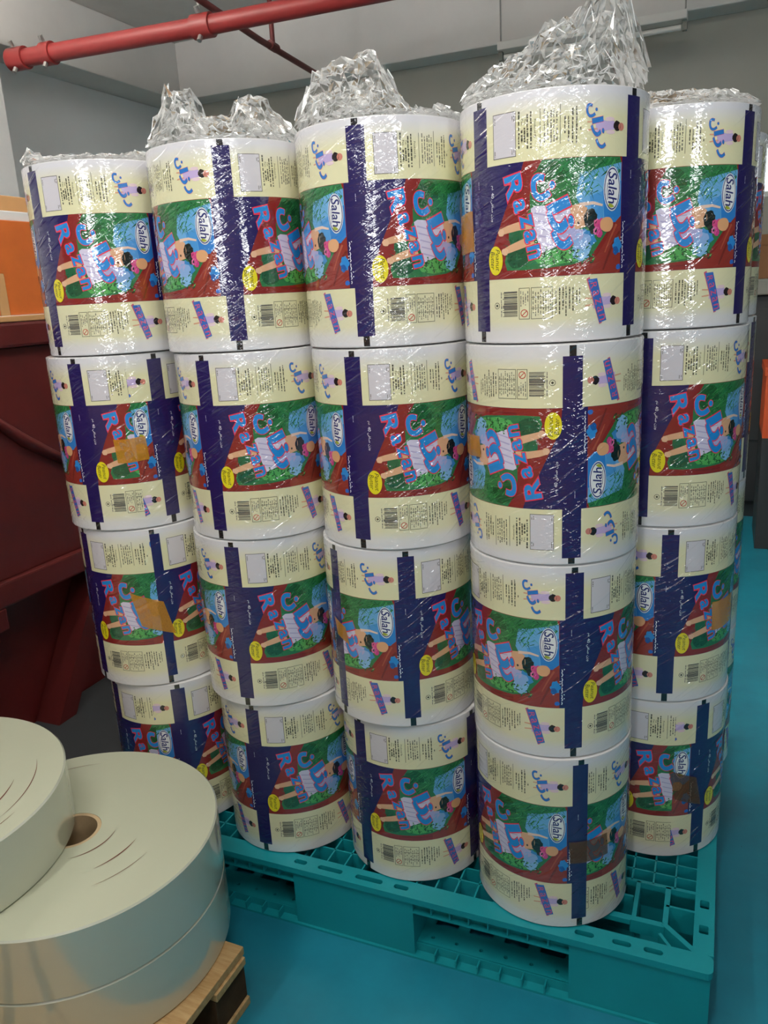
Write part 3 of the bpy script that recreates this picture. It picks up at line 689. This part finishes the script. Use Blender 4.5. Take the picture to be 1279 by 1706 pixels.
# ------------------------------------------------------------------ wooden pallet and milky film rolls, front left
wp = empty('wooden_pallet', (-0.315, 1.268, 0), R_(-24.6)); tag(wp, 'raw pine pallet corner under the white rolls at lower left', 'pallet')
# local: x leftwards (negative), y towards the camera (negative)
for i in range(6):
    x1 = -.005 - i * .135
    box('top_board', (x1 - .10, x1, -.80, 0.0, .112, .13), M['wood'], wp, bev=.002)
for y0 in (-.10, -.45, -.80):
    box('cross_board', (-.80, 0.0, y0, y0 + .095, .095, .1118), M['wood'], wp, bev=.002)
    for x0 in (-.10, -.45, -.80): box('block', (x0, x0 + .095, y0, y0 + .095, .018, .095), M['wooddark'], wp, bev=.003)
    box('bottom_board', (-.80, 0.0, y0, y0 + .095, 0, .018), M['wood'], wp, bev=.002)
for x, y in ((-.03, -.03), (-.075, -.06), (-.03, -.40), (-.07, -.42)):
    b = bmesh.new(); lathe(b, [(0.0001, 0), (.004, 0), (.004, .0012), (.0001, .0018)], n=10); obj('nail', b, M['nail'], wp, loc=(x, y, .1281))

def blank_roll(loc, rad, th, label, seed, core=True, creases=()):
    r = empty('film_roll', loc); tag(r, label, 'film roll', 'blank milky film rolls')
    b = bmesh.new(); lathe(b, [(.053, 0), (rad - .003, 0), (rad, .003), (rad, th - .003), (rad - .003, th), (.053, th)], n=128)
    o = smooth(obj('wound_film', b, M['whitefilm'], r), 35); o.data.materials.append(M['whitetop'])
    for p_ in o.data.polygons:
        if abs(p_.normal.z) > .9: p_.material_index = 1
    b = bmesh.new(); lathe(b, [(.0455, 0), (.0528, 0), (.0528, th - .001), (.0455, th - .001)], n=48); smooth(obj('core', b, M['card'], r))
    for (rr, a0, a1, wd) in creases:
        b = bmesh.new(); n = 20; vv = []
        for i in range(n + 1):
            t = i / n; a = R_(a0 + (a1 - a0) * t); ww = wd * math.sin(math.pi * t) + .0002
            vv.append((b.verts.new(((rr - ww / 2) * math.cos(a), (rr - ww / 2) * math.sin(a), th + .0006)), b.verts.new(((rr + ww / 2) * math.cos(a), (rr + ww / 2) * math.sin(a), th + .0006))))
        for (p0, p1), (q0, q1) in zip(vv, vv[1:]): b.faces.new((p0, p1, q1, q0))
        obj('winding_gap', b, M['crease'], r)
    return r
blank_roll((-.628, 1.313, .13), .272, .126, 'lower of two stacked wide white film rolls on the wooden pallet', 1)
blank_roll((-.628, 1.313, .256), .272, .125, 'upper wide white film roll with open cardboard core and winding gaps', 2, creases=((.085, -75, -5, .0022), (.137, -55, -15, .0026), (.18, -60, -25, .001), (.225, 95, 130, .001)))
blank_roll((-.908, 1.264, .381), .286, .1255, 'white film roll lying on top of the others at the left edge', 3, creases=((.25, -65, -15, .003), (.262, -80, -40, .002), (.20, -40, 10, .003), (.235, -20, 25, .0015)))

# ------------------------------------------------------------------ maroon steel bin behind the left columns
BB = -1.74                                     # right face of the bin (room b)
root = empty('steel_bin', (0, 0, 0), ROOMROT); tag(root, 'large dark maroon steel bin with flanges behind the leftmost column', 'bin')
def part(name, d, m_, bev=.004, parent=root): return box(name, d, M[m_], parent, bev=bev)
part('side_panel', (BB - .05, BB - .02, -.2, 3.4, .645, 1.25), 'maroon')
part('end_panel', (BB - 1.2, BB - .05, 3.37, 3.4, .645, 1.25), 'maroon')
part('top_flange', (BB - 1.25, BB, -.2, 3.45, 1.25, 1.315), 'maroon', .008)
part('ledge', (BB - .08, BB + .0, -.2, 3.45, .578, .645), 'maroon', .006)
part('lower_panel', (BB - .14, BB - .11, -.2, 3.4, .0, .578), 'maroon')
for y in (-.1, 1.66, 3.3):
    b = bmesh.new(); q = []
    for z, dy in ((0, -.22), (.578, .14)):
        for dx, ey in ((-.10, 0), (-.01, 0), (-.01, .07), (-.10, .07)): q.append(b.verts.new((BB + dx, y + dy + ey, z)))
    for f in ((0, 1, 2, 3), (4, 5, 6, 7), (0, 1, 5, 4), (1, 2, 6, 5), (2, 3, 7, 6), (3, 0, 4, 7)): b.faces.new([q[i] for i in f])
    bmesh.ops.recalc_face_normals(b, faces=b.faces); obj('leg', b, M['maroon'], root)
part('dark_filler', (BB - .1, BB + .27, 1.40, 3.4, 0, .16), 'dark', .006)  # dark block added to make the floor beside the bin read black
part('bracket', (BB - .08, BB - .0, 1.36, 1.43, .517, .577), 'maroon', .004)
b = bmesh.new(); tube(b, [(BB - .022, 1.1, 1.13), (BB - .017, 1.50, 1.08), (BB - .015, 1.60, 1.0), (BB - .017, 1.76, .90), (BB - .022, 2.4, .84)], [.004, .014, .018, .014, .004], 10); smooth(obj('pressed_rib', b, M['maroon'], root), 80)

# things standing on the bin
def on(name, label, cat, parts, bev=.003):
    r = empty(name, (0, 0, 0), ROOMROT); tag(r, label, cat)
    for pn, pd, pm in parts: box(pn, pd, M[pm], r, bev=bev)
    return r
on('board', 'white board lying on top of the maroon bin', 'board', (('sheet', (BB - .62, BB - .01, 1.2, 2.3, 1.315, 1.332), 'white'), ('edge_strip', (BB - .01, BB - .004, 1.2, 2.3, 1.316, 1.331), 'kraft')))
on('carton', 'open kraft carton standing behind the orange bundle', 'box', (('body', (BB - .52, BB - .20, 1.42, 2.2, 1.332, 1.66), 'kraft'), ('flap', (BB - .198, BB - .19, 1.42, 2.2, 1.585, 1.665), 'kraft'), ('packing_tape', (BB - .199, BB - .188, 1.70, 1.755, 1.50, 1.668), 'white')))
on('film_bundle', 'bundle wrapped in orange film on the maroon bin', 'bundle', (('body', (BB - .17, BB - .02, 1.605, 1.90, 1.332, 1.575), 'orange'), ('band', (BB - .0205, BB - .017, 1.60, 1.63, 1.332, 1.44), 'kraft'), ('cap', (BB - .16, BB - .03, 1.66, 1.86, 1.575, 1.60), 'white')))
on('small_block', 'small grey block beside the orange bundle', 'block', (('body', (BB - .12, BB - .03, 1.49, 1.565, 1.332, 1.375), 'grey'), ('strap', (BB - .122, BB - .028, 1.52, 1.533, 1.332, 1.377), 'dark')))

# ------------------------------------------------------------------ ceiling fittings
pr = empty('fire_pipe', (0, 0, 0), ROOMROT); tag(pr, 'red fire sprinkler main pipe under the ceiling', 'pipe')
PZ = 2.62
b = bmesh.new(); tube(b, [(-3.50, 3.575, PZ), (-2.43, 3.668, PZ), (-1.70, 3.70, PZ), (.6, 3.80, PZ)], .043, 20); smooth(obj('pipe_run', b, M['red'], pr), 60)
for t, L in ((-3.49, .05), (-3.30, .03), (-2.40, .05), (-1.2, .05)):
    yy = 3.575 + (t + 3.5) * .09 if t < -2.4 else 3.668 + (t + 2.43) * .045
    b = bmesh.new(); tube(b, [(t - L, yy - L * .07, PZ), (t + L, yy + L * .07, PZ)], .055, 20); cp = smooth(obj('coupling', b, M['red'], pr), 50)
    b = bmesh.new(); tube(b, [(t, yy - .03, PZ + .05), (t, yy - .045, PZ + .074)], .012, 10); obj('bolt', b, M['steel'], cp)
    b = bmesh.new(); tube(b, [(t, yy - .03, PZ - .05), (t, yy - .045, PZ - .074)], .012, 10); obj('bolt', b, M['steel'], cp)
b = bmesh.new(); tube(b, [(-3.555, 3.572, PZ), (-3.535, 3.573, PZ)], .04, 20); obj('end_ring', b, M['steel'], pr)
for t in (-2.42, -.4):
    b = bmesh.new(); tube(b, [(t, 3.68, PZ + .04), (t, 3.68, ZC)], .008, 8); obj('hanger_rod', b, M['steel'], pr)
br = pr
b = bmesh.new(); tube(b, [(-2.40, 3.62, 2.735), (-2.455, 4.3, 2.715), (-2.5, 5.20, 2.70)], .017, 12); smooth(obj('branch_pipe', b, M['darkred'], br), 60)
b = bmesh.new(); tube(b, [(-2.458, 4.45, 2.72), (-2.458, 4.45, ZC)], .014, 10); smooth(obj('drop_pipe', b, M['darkred'], br), 60)
b = bmesh.new(); tube(b, [(-2.456, 4.41, 2.718), (-2.46, 4.49, 2.716)], .025, 12); obj('tee', b, M['darkred'], br)

def batten(b0, b1, a0, a1, z, label, lit=0.0, along='b', upk=.5):
    r = empty('ceiling_lamp', (0, 0, 0), ROOMROT); tag(r, label, 'lamp', 'fluorescent ceiling battens')
    cb, ca = (b0 + b1) / 2, (a0 + a1) / 2
    box('housing', (b0, b1, a0, a1, z, z + .045), M['lampwhite'], r, bev=.006)
    bb = bmesh.new()
    if along == 'b': tube(bb, [(b0 + .03, ca, z - .03), (b1 - .03, ca, z - .03)], .014, 14)
    else: tube(bb, [(cb, a0 + .03, z - .03), (cb, a1 - .03, z - .03)], .014, 14)
    smooth(obj('tube', bb, M['tube_on'] if lit else M['lampwhite'], r), 60)
    for k in (0, 1):
        if along == 'b': x = b0 + .012 if k == 0 else b1 - .012; d = (x - .012, x + .012, ca - .016, ca + .016, z - .048, z)
        else: x = a0 + .012 if k == 0 else a1 - .012; d = (cb - .016, cb + .016, x - .012, x + .012, z - .048, z)
        box('socket', d, M['grey'], r, bev=.002)
        h = (d[0] + d[1]) / 2, (d[2] + d[3]) / 2
        b_ = bmesh.new(); tube(b_, [(h[0], h[1], z + .045), (h[0], h[1], ZC)], .005, 6); obj('hanger_rod', b_, M['steel'], r)
    if lit:
        q = rm(cb, ca, z - .06)
        l = area('lamp_light', q, q - Vector((0, 0, 1)), abs(b1 - b0) if along == 'b' else .08, .08 if along == 'b' else abs(a1 - a0), lit, WHITE_L)
        l.rotation_euler = (0, 0, ROOMROT)
        for sd in (-1, 1):      # up-light past the housing; boosted at the rear to brighten walls and ceiling
            q = rm(cb + sd * .075, ca, z + .01)
            l = area('lamp_light', q, q + Vector((0, 0, 1)), .05, abs(a1 - a0), lit * upk, WHITE_L); l.rotation_euler = (math.pi, 0, ROOMROT)
    return r
M['tube_on'] = new_mat('lit_fluorescent_tube'); p = M['tube_on'].node_tree.nodes['Principled BSDF']; p.inputs['Emission Color'].default_value = (*WHITE_L, 1); p.inputs['Emission Strength'].default_value = 6
batten(-1.315, -.283, 5.04, 5.14, 2.655, 'white unlit fluorescent batten hanging before the back beam')
LN = ['left front', 'right front', 'added left rear one', 'added right rear one']
for (lb, la), nm in zip(LAMPS, LN):
    batten(lb - .05, lb + .05, la - .6, la + .6, LAMP_Z, 'lit fluorescent batten on the ceiling, %s of the four' % nm, lit=17 if la < 1 else 7, along='a', upk=.4 if la < 1 else 14)  # rear pair is added fill, nearly all of it up-light

# ------------------------------------------------------------------ far right background
mc = empty('machine_cabinet', (0, 0, 0), ROOMROT); tag(mc, 'dark machine cabinet far behind at the right edge', 'cabinet')
box('body', (-.25, 1.2, 4.75, 5.35, .10, 1.22), M['dark'], mc, bev=.01); box('top_slab', (-.3, 1.25, 4.70, 5.4, 1.22, 1.30), M['grey'], mc, bev=.008)
box('door', (-.2, .45, 4.735, 4.75, .45, 1.15), M['dark'], mc, bev=.004); box('plinth', (-.2, 1.15, 4.8, 5.3, 0, .10), M['dark'], mc)
on('carton', 'brown carton on the dark cabinet at the far right', 'box', (('body', (-.05, .9, 4.85, 5.3, 1.30, 1.52), 'brown'), ('flap', (-.06, .91, 4.84, 4.85, 1.47, 1.525), 'brown')))
on('orange_crate', 'orange crate on a dark base before the dark cabinet', 'crate', (('body', (.185, .66, 4.2, 4.6, .56, .86), 'orangebox'), ('rim', (.178, .667, 4.19, 4.61, .86, .90), 'orangebox'), ('base', (.185, .66, 4.2, 4.6, 0, .56), 'dark')))

# ------------------------------------------------------------------ unseen stacks added behind the photographer to block window light from the lower rolls
for i, (lb, la, hh) in enumerate(((-2.4, -1.75, 1.5), (-1.25, -1.75, 1.5), (-.1, -1.75, 1.5), (1.05, -1.75, 1.5))):
    on('light_blocker_stack', ('leftmost', 'left middle', 'right middle', 'rightmost')[i] + ' unseen carton stack added to block window light', 'cartons',
       tuple(('carton', (lb + k % 2 * .55, lb + k % 2 * .55 + .54, la, la + .6, .14 + (k // 2) * (hh - .14) / 4, .14 + (k // 2 + 1) * (hh - .14) / 4 - .004), 'kraft') for k in range(8)) + (('pallet', (lb, lb + 1.09, la, la + .6, 0, .14), 'wood'),))
